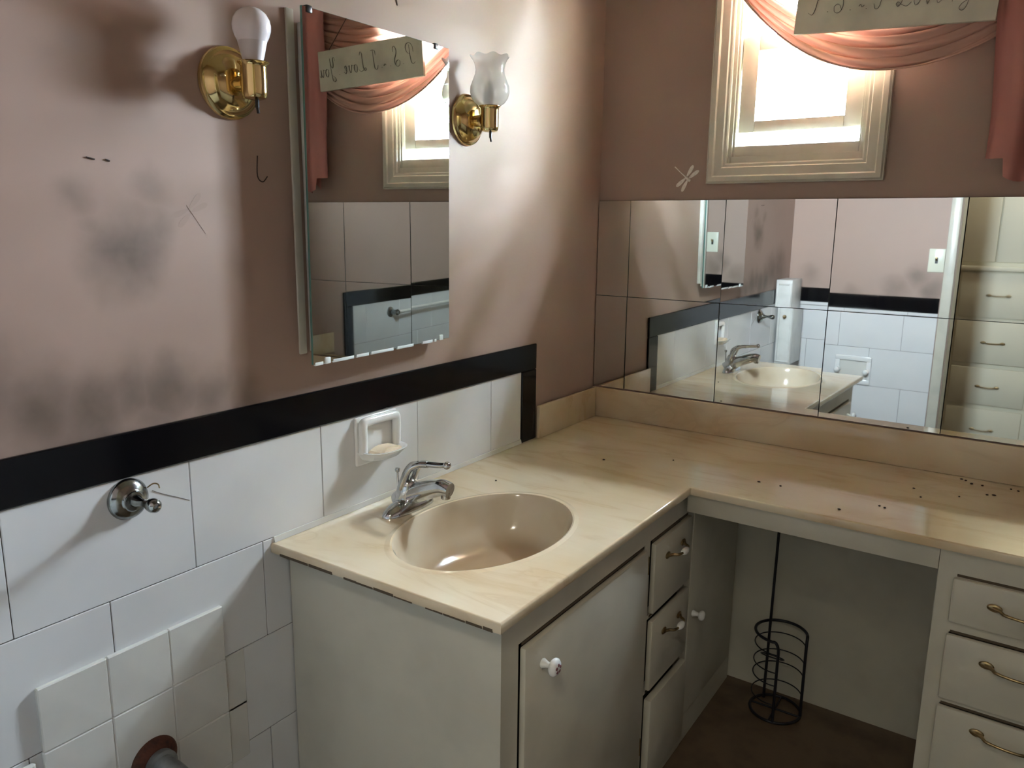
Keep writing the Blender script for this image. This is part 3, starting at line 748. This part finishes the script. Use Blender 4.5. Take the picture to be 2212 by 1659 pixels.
single('soap_bar', bm, M['soap'], 'dried beige bar of soap lying in the white soap dish', 'soap', (.037, -1.047, .1215))

# ------------------------------------------------------------------ chrome knob on the tiles
hk = thing('wall_hook', 'round chrome flange with a short lever fixed to the white tiles', 'hook', (.0045, -1.621, .174))
c = (.0042, -1.621, .174)
bm = BM(); lathe(bm, [(0, 0), (.034, 0), (.0345, .003), (.032, .008), (.026, .013), (.019, .016), (.016, .018), (.0155, .022), (0, .023)], c, (1, 0, 0), 36); part(hk, 'flange', bm, M['darkchrome'], 50)
bm = BM(); lathe(bm, [(.011, .018), (.010, .026), (.0068, .034), (.0058, .044), (.0068, .052), (.0105, .060), (.0118, .067), (.0105, .074), (.006, .078), (0, .0795)], c, (1, .06, .02), 24); part(hk, 'lever', bm, M['darkchrome'], 60)
bm = BM(); tube(bm, spline([(.012, -1.590, .186), (.018, -1.583, .192), (.022, -1.577, .190), (.022, -1.575, .183)], 5), .0012, 6); part(hk, 'wire_curl', bm, M['oldbrass'])
bm = BM(); tube(bm, spline([(.0052, -1.578, .176), (.0050, -1.56, .165), (.0048, -1.535, .152), (.0047, -1.511, .139)], 4), .0006, 6); part(wall_left, 'tile_crack', bm, M['grout'])

# ------------------------------------------------------------------ medicine cabinet
def ajar(bm):
    for v in bm.verts: v.co.x += (-.8145 - v.co.y) * .0440 - .0150
    return bm
mc = thing('medicine_cabinet', 'frameless mirrored medicine cabinet on the pink wall between two sconces', 'cabinet', (0, -1.03, .345))
bm = BM(); box(bm, (.0005, -1.222, .367), (.0170, -.830, .980), .002); part(mc, 'body', bm, M['enamel'])
bm = BM(); box(bm, (.034, -1.246, .358), (.0435, -.824, .990), .001); ajar(bm); part(mc, 'door', bm, M['enamel'])
bm = BM(); box(bm, (.0005, -1.250, .364), (.006, -1.232, 1.0), .002); part(mc, 'wall_flange', bm, M['whitepaint'])
bm = BM(); prism(bm, [(-1.2608, .3495), (-1.2550, .9955), (-.8124, 1.0050), (-.8164, .3518)], 0, .0435, .0490); ajar(bm)
bmesh.ops.bevel(bm, geom=list(bm.edges), offset=.0006, segments=1, affect='EDGES')
mir = part(mc, 'mirror', bm, [M['glassedge'], M['medmirror']], 10)
for p in mir.data.polygons: p.material_index = 1 if p.normal.x > .9 else 0
for a, b in ((-1.236, -1.212), (-1.187, -1.125), (-1.120, -1.08), (-1.075, -1.00), (-.99, -.93), (-.90, -.86), (-.855, -.845)):
    f = lambda y: .3495 + (y + 1.2608) / .4444 * .0025
    bm = BM(); box(bm, (.0445, a - .020, f(a - .020) - .0030), (.0493, b - .022, f(a - .020) + .0040), .001); ajar(bm); part(mir, 'chipped_edge', bm, M['chip'])
for y, z in ((-1.238, .992), (-.862, 1.0), (-1.222, .353), (-.850, .356)):
    bm = BM(); box(bm, (.033, y - .007, z - .006), (.0515, y + .007, z + .007), .002); ajar(bm); part(mc, 'mirror_clip', bm, M['blackplastic'] if z > .9 else M['chip'])

# ------------------------------------------------------------------ wall sconces
def sconce(y, zc, label):
    s = thing('wall_sconce', label, 'wall lamp', (0, y, zc - .06), 'brass sconces beside the medicine cabinet')
    bm = BM(); lathe(bm, [(0, 0), (.0585, 0), (.060, .003), (.0585, .007), (.053, .009), (.051, .012), (.046, .020), (.037, .027), (.024, .031), (.010, .0325), (0, .033)], (.0006, y, zc), (1, 0, 0), 48); part(s, 'back_plate', bm, M['brass'], 40)
    bm = BM(); tube(bm, [(.028, y, zc - .004), (.050, y, zc - .004)], .0135, 20); part(s, 'arm', bm, M['brass'], 40)
    bm = BM(); lathe(bm, [(0, .0), (.013, .0), (.0185, .002), (.0205, .006), (.0212, .012), (.0212, .050), (.0225, .054), (.0262, .057), (.0258, .0585), (.0195, .0545), (.019, .02), (0, .02)], (.070, y, zc - .031), seg=40); part(s, 'lamp_cup', bm, M['brass'], 40)
    bm = BM(); tube(bm, [(.070, y + .004, zc - .031), (.070, y + .004, zc - .044)], .0035, 10); tube(bm, [(.070, y + .004, zc - .043), (.072, y + .004, zc - .053)], .0026, 10); part(s, 'rotary_switch', bm, M['blackplastic'])
    bm = BM(); ball(bm, (.0335, y + .012, zc - .022), (.003, .004, .004), 10, 8); part(s, 'finial', bm, M['oldbrass'])
    bm = BM(); ball(bm, (.029, y - .030, zc + .006), (.003, .006, .003), 10, 8); part(s, 'screw', bm, M['oldbrass'])
    return s
s1 = sconce(-1.379, .850, 'brass wall sconce holding a bare white bulb, beside the stained wall')
bz = .850 - .031 + .05
bm = BM(); lathe(bm, [(0, .0), (.0135, .0), (.0145, .006), (.0185, .018), (.0215, .032), (.0235, .040)], (.070, -1.379, bz), seg=36); b1 = part(s1, 'bulb_collar', bm, M['bulbbase'], 60)
bm = BM(); lathe(bm, [(.0235, .040), (.0275, .048), (.0305, .057), (.0312, .065), (.0295, .074), (.0245, .083), (.016, .090), (.007, .0935), (0, .0942)], (.070, -1.379, bz), seg=40); part(s1, 'bulb', bm, M['bulbglass'], 70, label='bare white light bulb')
s2 = sconce(-.705, .866, 'brass wall sconce with a frosted ruffled glass shade, nearest the room corner')
bz = .866 - .031 + .056
bm = BM()
pr_o = [(.019, 0), (.026, .003), (.036, .010), (.043, .020), (.0465, .032), (.0455, .046), (.040, .060), (.0345, .074), (.0335, .084), (.036, .096), (.0405, .105), (.046, .112)]
lathe(bm, pr_o, (.070, -.705, bz), seg=72, ruffle=(9, .012, 8, .0008))
part(s2, 'shade', bm, M['shade'], 80, label='frosted tulip glass shade with ruffled rim')
bm = BM(); lathe(bm, [(.011, .0), (.011, .018), (.013, .025), (.0155, .034), (.016, .042), (.013, .054), (.006, .066), (0, .070)], (.070, -.705, bz - .01), seg=24); part(s2, 'bulb', bm, M['bulbbase'], 70)

# ------------------------------------------------------------------ curtain, sign
cu = thing('curtain_swag', 'salmon pink voile swag draped across the top of the window', 'curtain', (.84, -.05, 1.466), back=True)
def sag(u, v):
    """u across 0..1, v top..bottom 0..1, in back wall coordinates"""
    xc, hw = .84, .565
    dx = (u - .5) * 2
    s = .10 + .366 * v
    x = xc + dx * hw * (1 - .10 * v * (1 - abs(dx)) * 0)
    z = 1.466 - s * (1 - dx * dx)
    e = (1 - abs(dx) ** 3)
    fold = sin(2 * pi * (14 * v + .9 * dx)) * .6 + .4 * sin(2 * pi * (23 * v - .7 * dx) + 1)
    g = 1 - .85 * max(0, min(1, (dx + .05) / .42))
    y = -.026 - .036 * e * (v ** .6) * g - .009 * fold * (0.25 + .75 * e) * (.6 + .4 * g) - .012 * v * g
    z += .003 * e * sin(2 * pi * (14 * v + .9 * dx) + 1.2)
    return (x, y, z)
bm = BM(); grid(bm, [[sag(i / 60, j / 144) for i in range(61)] for j in range(0, 105)]); part(cu, 'sheer_drape', bm, M['sheer'], 80)
bm = BM(); grid(bm, [[sag(i / 60, j / 144) for i in range(61)] for j in range(104, 145)]); part(cu, 'gathered_folds', bm, M['swag'], 80)
bm = BM(); tube(bm, [tuple(Vector(sag(i / 60, 1.0)) + Vector((0, -.001, 0))) for i in range(61)], .0028, 6); part(cu, 'hem', bm, M['swag'], 80)
ta = thing('curtain_tail', 'dusty rose voile tail hanging in pleats beside the sign', 'curtain', (1.2, -.08, 1.47), back=True)
def tailp(u, v, k=0):
    x = 1.043 + .34 * u + .012 * v + .004 * sin(9 * v + 3 * u)
    bot = .785 - .05 * abs(sin(u * pi * 2.4)) * (1 if u > .12 else 0) - .02 * u
    z = 1.466 + (bot - 1.466) * v
    y = -.072 + .015 * sin(2 * pi * 4.2 * u + .4 + .5 * v) + .004 * sin(2 * pi * 9 * u + v) - k
    return (x, y, z)
bm = BM(); grid(bm, [[tailp(i / 80, j / 30) for i in range(81)] for j in range(31)]); part(ta, 'outer_layer', bm, M['tail'], 80)
def tail2(u, v):
    x = 1.10 + .22 * u; z = 1.466 + (.742 + .03 * abs(sin(u * 6)) - 1.466) * v
    return (x, -.046 + .004 * sin(2 * pi * 3 * u), z)
bm = BM(); grid(bm, [[tail2(i / 40, j / 20) for i in range(41)] for j in range(21)]); part(ta, 'inner_layer', bm, M['tail'], 80)
rod = thing('curtain_rod', 'thin white curtain rod carrying the pink voile', 'curtain rod', (.84, -.05, 1.47), back=True)
bm = BM(); tube(bm, [(.25, -.08, 1.488), (1.43, -.08, 1.488)], .006, 12); part(rod, 'rod', bm, M['enamel'])
for x in (.27, 1.41):
    bm = BM(); box(bm, (x - .006, -.088, 1.480), (x + .006, -.0005, 1.496), .002); part(rod, 'bracket', bm, M['enamel'])

# sign: board in its own plane, tilted a little; u along, v up
sg = thing('hanging_sign', 'cream wooden sign with grey script lettering hung over the swag', 'sign', (.59, -.098, 1.113), back=True)
SG = Matrix.Translation((.600, -.090, 1.105)) @ Matrix.Rotation(radians(2.9), 4, 'Y')
SWD, SHT = .446, .135
bm = BM(); box(bm, (0, -.006, 0), (SWD, .006, SHT), .0012)
for v in bm.verts: v.co = SG @ v.co
part(sg, 'board', bm, M['sign'])
# script letters as pen strokes (unit height = capital height)
LET = {
 'P': ([[(-.30, .02), (-.05, -.06), (.12, .12), (.24, .55), (.32, .95)], [(-.12, .55), (-.05, .82), (.2, 1.02), (.55, 1.0), (.66, .78), (.5, .55), (.22, .47)]], .74),
 'S': ([[(-.16, .18), (-.10, -.02), (.16, -.06), (.36, .10), (.38, .34), (.24, .55), (.22, .8), (.42, 1.0), (.58, .92), (.56, .72)], [(-.16, .18), (.02, .26), (.2, .2), (.32, .02)]], .62),
 '.': ([[(0, .0), (.035, .02)]], .22),
 '~': ([[(0, .10), (.10, .17), (.20, .08), (.32, .14)]], .42),
 'I': ([[(-.16, .16), (-.06, -.03), (.16, .02), (.28, .4), (.38, 1.0)], [(.10, .72), (.16, .94), (.38, 1.0), (.60, .98)]], .66),
 'L': ([[(.62, .86), (.52, 1.02), (.36, .92), (.30, .55), (.20, .14), (.02, -.02), (-.10, .06), (.0, .14), (.22, .04), (.5, -.03), (.74, .10)]], .80),
 'o': ([[(.26, .40), (.08, .36), (.0, .16), (.10, -.02), (.28, .04), (.36, .24), (.26, .40), (.34, .36), (.5, .36)]], .42),
 'v': ([[(0, .34), (.08, .40), (.12, .12), (.20, -.01), (.32, .16), (.36, .40), (.42, .34), (.56, .36)]], .46),
 'e': ([[(0, .10), (.22, .24), (.24, .38), (.12, .40), (.04, .20), (.14, -.01), (.36, .10)]], .42),
 'Y': ([[(-.02, .78), (.08, .98), (.2, .9), (.16, .6), (.24, .42), (.42, .52), (.58, .96)], [(.58, .96), (.46, .4), (.30, -.18), (.10, -.34), (-.08, -.26), (.04, -.10), (.36, .02)]], .66),
 'u': ([[(0, .34), (.08, .40), (.06, .12), (.16, -.01), (.30, .12), (.36, .40), (.34, .10), (.42, -.01), (.54, .10)]], .52), ' ': ([], .30)}
bm = BM(); CH = .062; base = .047
for ch, ux in (('P', .042), ('.', .077), ('S', .098), ('.', .130), ('~', .150), ('.', .167), ('I', .190), ('L', .238), ('o', .272), ('v', .294), ('e', .318), ('.', .352), ('Y', .372), ('o', .400), ('u', .421)):
    st_, adv = LET[ch]
    for s in st_:
        q = spline([(ux + a * CH * .62, -.0062, base + b * CH) for a, b in s], 6); k_ = len(q)
        rad = [.0011 + .0021 * (sin(pi * i / (k_ - 1)) ** 2) for i in range(k_)] if ch != '.' else [.0012] * k_
        tube(bm, [SG @ p for p in q], rad, 6, rz=.0004 if ch != '.' else .0008)
part(sg, 'lettering', bm, M['ink'], 60)
bm = BM(); tube(bm, [tuple(SG @ Vector((.10, 0, SHT))), (.80, -.062, 1.50), tuple(SG @ Vector((.40, 0, SHT)))], .0014, 6); part(sg, 'hanging_twine', bm, M['twine'])

# ------------------------------------------------------------------ dragonflies
def dragonfly(c, ax_u, ax_v, n, ang, s, m, label, fl=1.0):
    t = thing('dragonfly_ornament', label, 'ornament', c, back=(n == 'y'))
    c = Vector(c)
    def at(a, b, h):
        ca, sa = cos(ang), sin(ang); p = Vector(ax_u) * (a * ca - b * sa) + Vector(ax_v) * (a * sa + b * ca); return c + p * s + (Vector((0, -1, 0)) if n == 'y' else Vector((1, 0, 0))) * h * fl
    bm = BM(); q = [at(0, -1.0 + 1.35 * k / 12, .002) for k in range(13)]; tube(bm, q, [s * fl * (.035 + (.05 if k > 8 else 0)) for k in range(13)], 8); part(t, 'body', bm, m, 60)
    for sg_ in (-1, 1):
        for b0, dr in ((.18, .22), (.02, -.16)):
            bm = BM(); N = 18; lo_, hi_ = [], []
            for k in range(N):
                a = 2 * pi * k / N; u = .42 + .40 * cos(a); v = .11 * sin(a) * (1 + .4 * cos(a)); x = sg_ * u; y = b0 + dr * u + v
                lo_.append(at(x, y, .0006)); hi_.append(at(x, y, .0016))
            A = [bm.verts.new(p) for p in lo_]; B = [bm.verts.new(p) for p in hi_]
            bm.faces.new(A); bm.faces.new(B)
            for k in range(N): bm.faces.new((A[k], A[(k + 1) % N], B[(k + 1) % N], B[k]))
            part(t, 'wing', bm, m, 60)
dragonfly((.289, 0, .765), (1, 0, 0), (0, 0, 1), 'y', radians(-130), .048, M['decal'], 'pearly dragonfly ornament on the back wall beside the window')
dragonfly((0, -1.465, .632), (0, 1, 0), (0, 0, 1), 'x', radians(35), .042, M['decalpaint'], 'painted-over dragonfly ornament on the stained pink wall', .12)

# ------------------------------------------------------------------ pipe stub in the wall
pp = thing('supply_pipe', 'grey pipe stub with a rusty flange coming out of the tiles', 'pipe', (.01, yc, zc))
bm = BM(); lathe(bm, [(.022, .012), (.043, .010), (.0435, .014), (.039, .020), (.029, .026), (.0235, .028), (.022, .030)], (.0, yc, zc), (1, 0, 0), 40); part(pp, 'rusty_flange', bm, M['rust'], 50)
bm = BM(); tube(bm, spline([(.008, yc, zc), (.05, yc, zc), (.085, yc + .004, zc - .012), (.105, yc + .006, zc - .045), (.108, yc + .006, zc - .12)], 6), .0205, 24); part(pp, 'stub', bm, M['pipe'], 60)
bm = BM(); lathe(bm, [(.021, 0), (.027, .001), (.0275, .012), (.021, .014)], (.028, yc, zc), (1, 0, 0), 32); part(pp, 'collar', bm, M['pipe'], 50)

# ------------------------------------------------------------------ wire paper stand in the kneehole
rk = thing('paper_roll_stand', 'black wire paper roll stand with thin pole in the kneehole', 'stand', (.700, -.125, FLOOR))
qx, qy, qr = .700, -.125, .071
a_r, a_f = radians(2), radians(-80)      # right rod and front rod
def arc(z, a0, a1, n=36, r=qr, dip=0): return [(qx + r * cos(a0 + (a1 - a0) * k / n), qy + r * sin(a0 + (a1 - a0) * k / n), z) for k in range(n + 1)]
zt, zb = -.522, FLOOR + .006
A1 = a_f + 2 * pi
bm = BM()
loop = [(qx + qr * cos(a_r), qy + qr * sin(a_r), zb + (zt - .02 - zb) * k / 6) for k in range(7)] + arc(zt, a_r + .12, A1 - .12) + [(qx + qr * cos(a_f), qy + qr * sin(a_f), zt - .02 + (zb - zt + .02) * k / 6) for k in range(7)]
tube(bm, spline(loop, 2), .0042, 10); part(rk, 'cage_frame', bm, M['wire'], 60)
bm = BM(); tube(bm, [(qx + qr * cos(2 * pi * k / 48), qy + qr * sin(2 * pi * k / 48), zb) for k in range(48)], .0042, 10, closed=True)
tube(bm, [(qx - qr, qy, zb), (qx + qr, qy, zb)], .003, 8); tube(bm, [(qx, qy - qr, zb), (qx, qy + qr, zb)], .003, 8); part(rk, 'base_ring', bm, M['wire'], 60)
for z in (-.56, -.615, -.655, -.715):
    bm = BM(); tube(bm, arc(z, a_r, A1, 44, qr - .001), .0018, 8); part(rk, 'hoop', bm, M['wire'], 60)
px_, py_ = .655, -.085
bm = BM(); tube(bm, [(px_, py_, zb), (px_ + .006, py_, -.14)], .0040, 10); part(rk, 'pole', bm, M['wire'], 60)
bm = BM(); tube(bm, [(.683 + .032 * cos(2 * pi * k / 32), -.135 + .032 * sin(2 * pi * k / 32), -.600 - .022 * sin(2 * pi * k / 32)) for k in range(32)], .0020, 8, closed=True); part(rk, 'inner_loop', bm, M['wire'], 60)

# ------------------------------------------------------------------ crumbs on the counter
bm = BM()
for x, y in [(.432, -.348), (.277, -.455), (.142, -.770), (.883, -.482), (.954, -.405), (.966, -.411), (1.002, -.221), (1.024, -.282), (1.099, -.224), (1.092, -.068), (1.102, -.075), (1.116, -.095), (1.139, -.096), (1.167, -.163), (1.153, -.170), (1.199, -.087), (.677, -.395), (.730, -.396), (1.214, -.093)]:
    s = random.uniform(.0016, .0032); ball(bm, (x, y, .0013), (s * random.uniform(.8, 1.7), s, .0016), 8, 6)
single('dirt_crumbs', bm, M['crumb'], 'dark dirt crumbs scattered on the counter below the mirror tiles', 'crumbs', (.9, -.3, 0), kind='stuff')

# ------------------------------------------------------------------ seen only in the mirror tiles
wc = thing('wall_cabinet', 'narrow white wall cabinet with dark knob, reflected in the mirror tiles', 'cabinet', (.045, -1.95, -.10))
bm = BM(); box(bm, (.009, -2.06, -.10), (.090, -1.892, .335), .002); part(wc, 'body', bm, M['enamel'])
bm = BM()
for lo, hi in (((.012, -1.892, -.09), (.022, -1.884, .32)), ((.078, -1.892, -.09), (.088, -1.884, .32)), ((.022, -1.892, .31), (.078, -1.884, .32)), ((.022, -1.892, -.09), (.078, -1.884, -.08))): box(bm, lo, hi, .002)
part(wc, 'panel_moulding', bm, M['enamel'])
bm = BM(); lathe(bm, [(.004, 0), (.004, .010), (.009, .013), (.010, .018), (.006, .022), (0, .0225)], (.042, -1.892, .150), (.6, 1, 0), 20); part(wc, 'knob', bm, M['oldbrass'], 50)

sw = thing('light_switch', 'ivory toggle light switch on the pink wall, reflected in the mirror tiles', 'light switch', (.69, YO, .468))
bm = BM(); box(bm, (.632, YO, .412), (.704, YO + .006, .526), .0025); part(sw, 'plate', bm, M['switchplate'])
bm = BM(); box(bm, (.662, YO + .0055, .455), (.674, YO + .0065, .483)); part(sw, 'slot', bm, M['blackplastic'])
bm = BM(); prism(bm, [(YO + .005, .466), (YO + .005, .478), (YO + .018, .486), (YO + .018, .479)], 0, .664, .672); part(sw, 'toggle', bm, M['oldbrass'])

tp = thing('paper_holder', 'white ceramic recessed paper holder in the tiles, reflected in the mirror', 'paper holder', (.333, YO + .0045, -.11))
bm = BM()
for lo, hi in (((.243, YO + .004, -.062), (.424, YO + .018, -.036)), ((.243, YO + .004, -.184), (.424, YO + .018, -.158)), ((.243, YO + .0045, -.16), (.268, YO + .018, -.06)), ((.399, YO + .0045, -.16), (.424, YO + .018, -.06))): box(bm, lo, hi, .005)
part(tp, 'rim', bm, M['porcelain'])
for x in (.262, .405):
    bm = BM(); lathe(bm, [(.013, 0), (.012, .03), (.014, .040), (.010, .047), (0, .048)], (x, YO + .012, -.112), (0, 1, 0), 20); part(tp, 'post', bm, M['porcelain'], 60)
bm = BM(); box(bm, (.268, YO + .004, -.16), (.399, YO + .0065, -.06)); part(tp, 'recess', bm, M['tile_old'])

lc = thing('linen_cabinet', 'built-in cream linen cabinet with drawers, seen reflected in the mirror tiles', 'cabinet', (.88, -3.2, FLOOR))
YC = -3.0
bm = BM(); box(bm, (.45, -3.44, FLOOR), (1.6, YC - .02, 1.5)); part(lc, 'carcass', bm, M['hallwall'])
bm = BM(); box(bm, (.45, YC - .0195, FLOOR), (1.6, YC, 1.5)); part(lc, 'face_frame', bm, M['hallwall'])
LD = [(.395, .140), (.115, -.130), (-.155, -.372), (-.397, -.640)]
for a, b in LD:
    bm = BM(); box(bm, (.69, YC - .001, b), (1.07, YC + .014, a), .004); d_ = part(lc, 'drawer', bm, M['hallwall']); pull(d_, (.884, YC + .014, (a + b) / 2), (1, 0, 0), (0, 1, 0), .10, False)
bm = BM(); box(bm, (.45, YC, .405), (1.6, YC + .03, .432), .004); part(lc, 'ledge', bm, M['hallwall'])
for a, b in ((.50, .845), (.850, 1.20)):
    bm = BM(); box(bm, (a, YC - .001, .455), (b, YC + .014, 1.40), .004); part(lc, 'door', bm, M['hallwall'])

lamp = thing('hall_fill_lamp', 'round opal lamp added in the hall as fill light, outside the picture', 'ceiling lamp', (1.25, -2.7, CEIL))  # unseen lamp added to fill the room from the hall side
bm = BM(); lathe(bm, [(0, 0), (.10, 0), (.10, -.02), (.09, -.025)], (1.25, -2.7, CEIL), seg=32); part(lamp, 'fitting', bm, M['enamel'])
me_ = bpy.data.materials.new('lit_opal_glass'); me_.use_nodes = True
b_ = me_.node_tree.nodes['Principled BSDF']; b_.inputs['Base Color'].default_value = (.8, .78, .7, 1); b_.inputs['Emission Color'].default_value = (1, .93, .78, 1); b_.inputs['Emission Strength'].default_value = 17.0
bm = BM(); lathe(bm, [(.09, -.02), (.088, -.05), (.07, -.08), (.035, -.095), (0, -.098)], (1.25, -2.7, CEIL), seg=32); part(lamp, 'globe', bm, me_, 60)
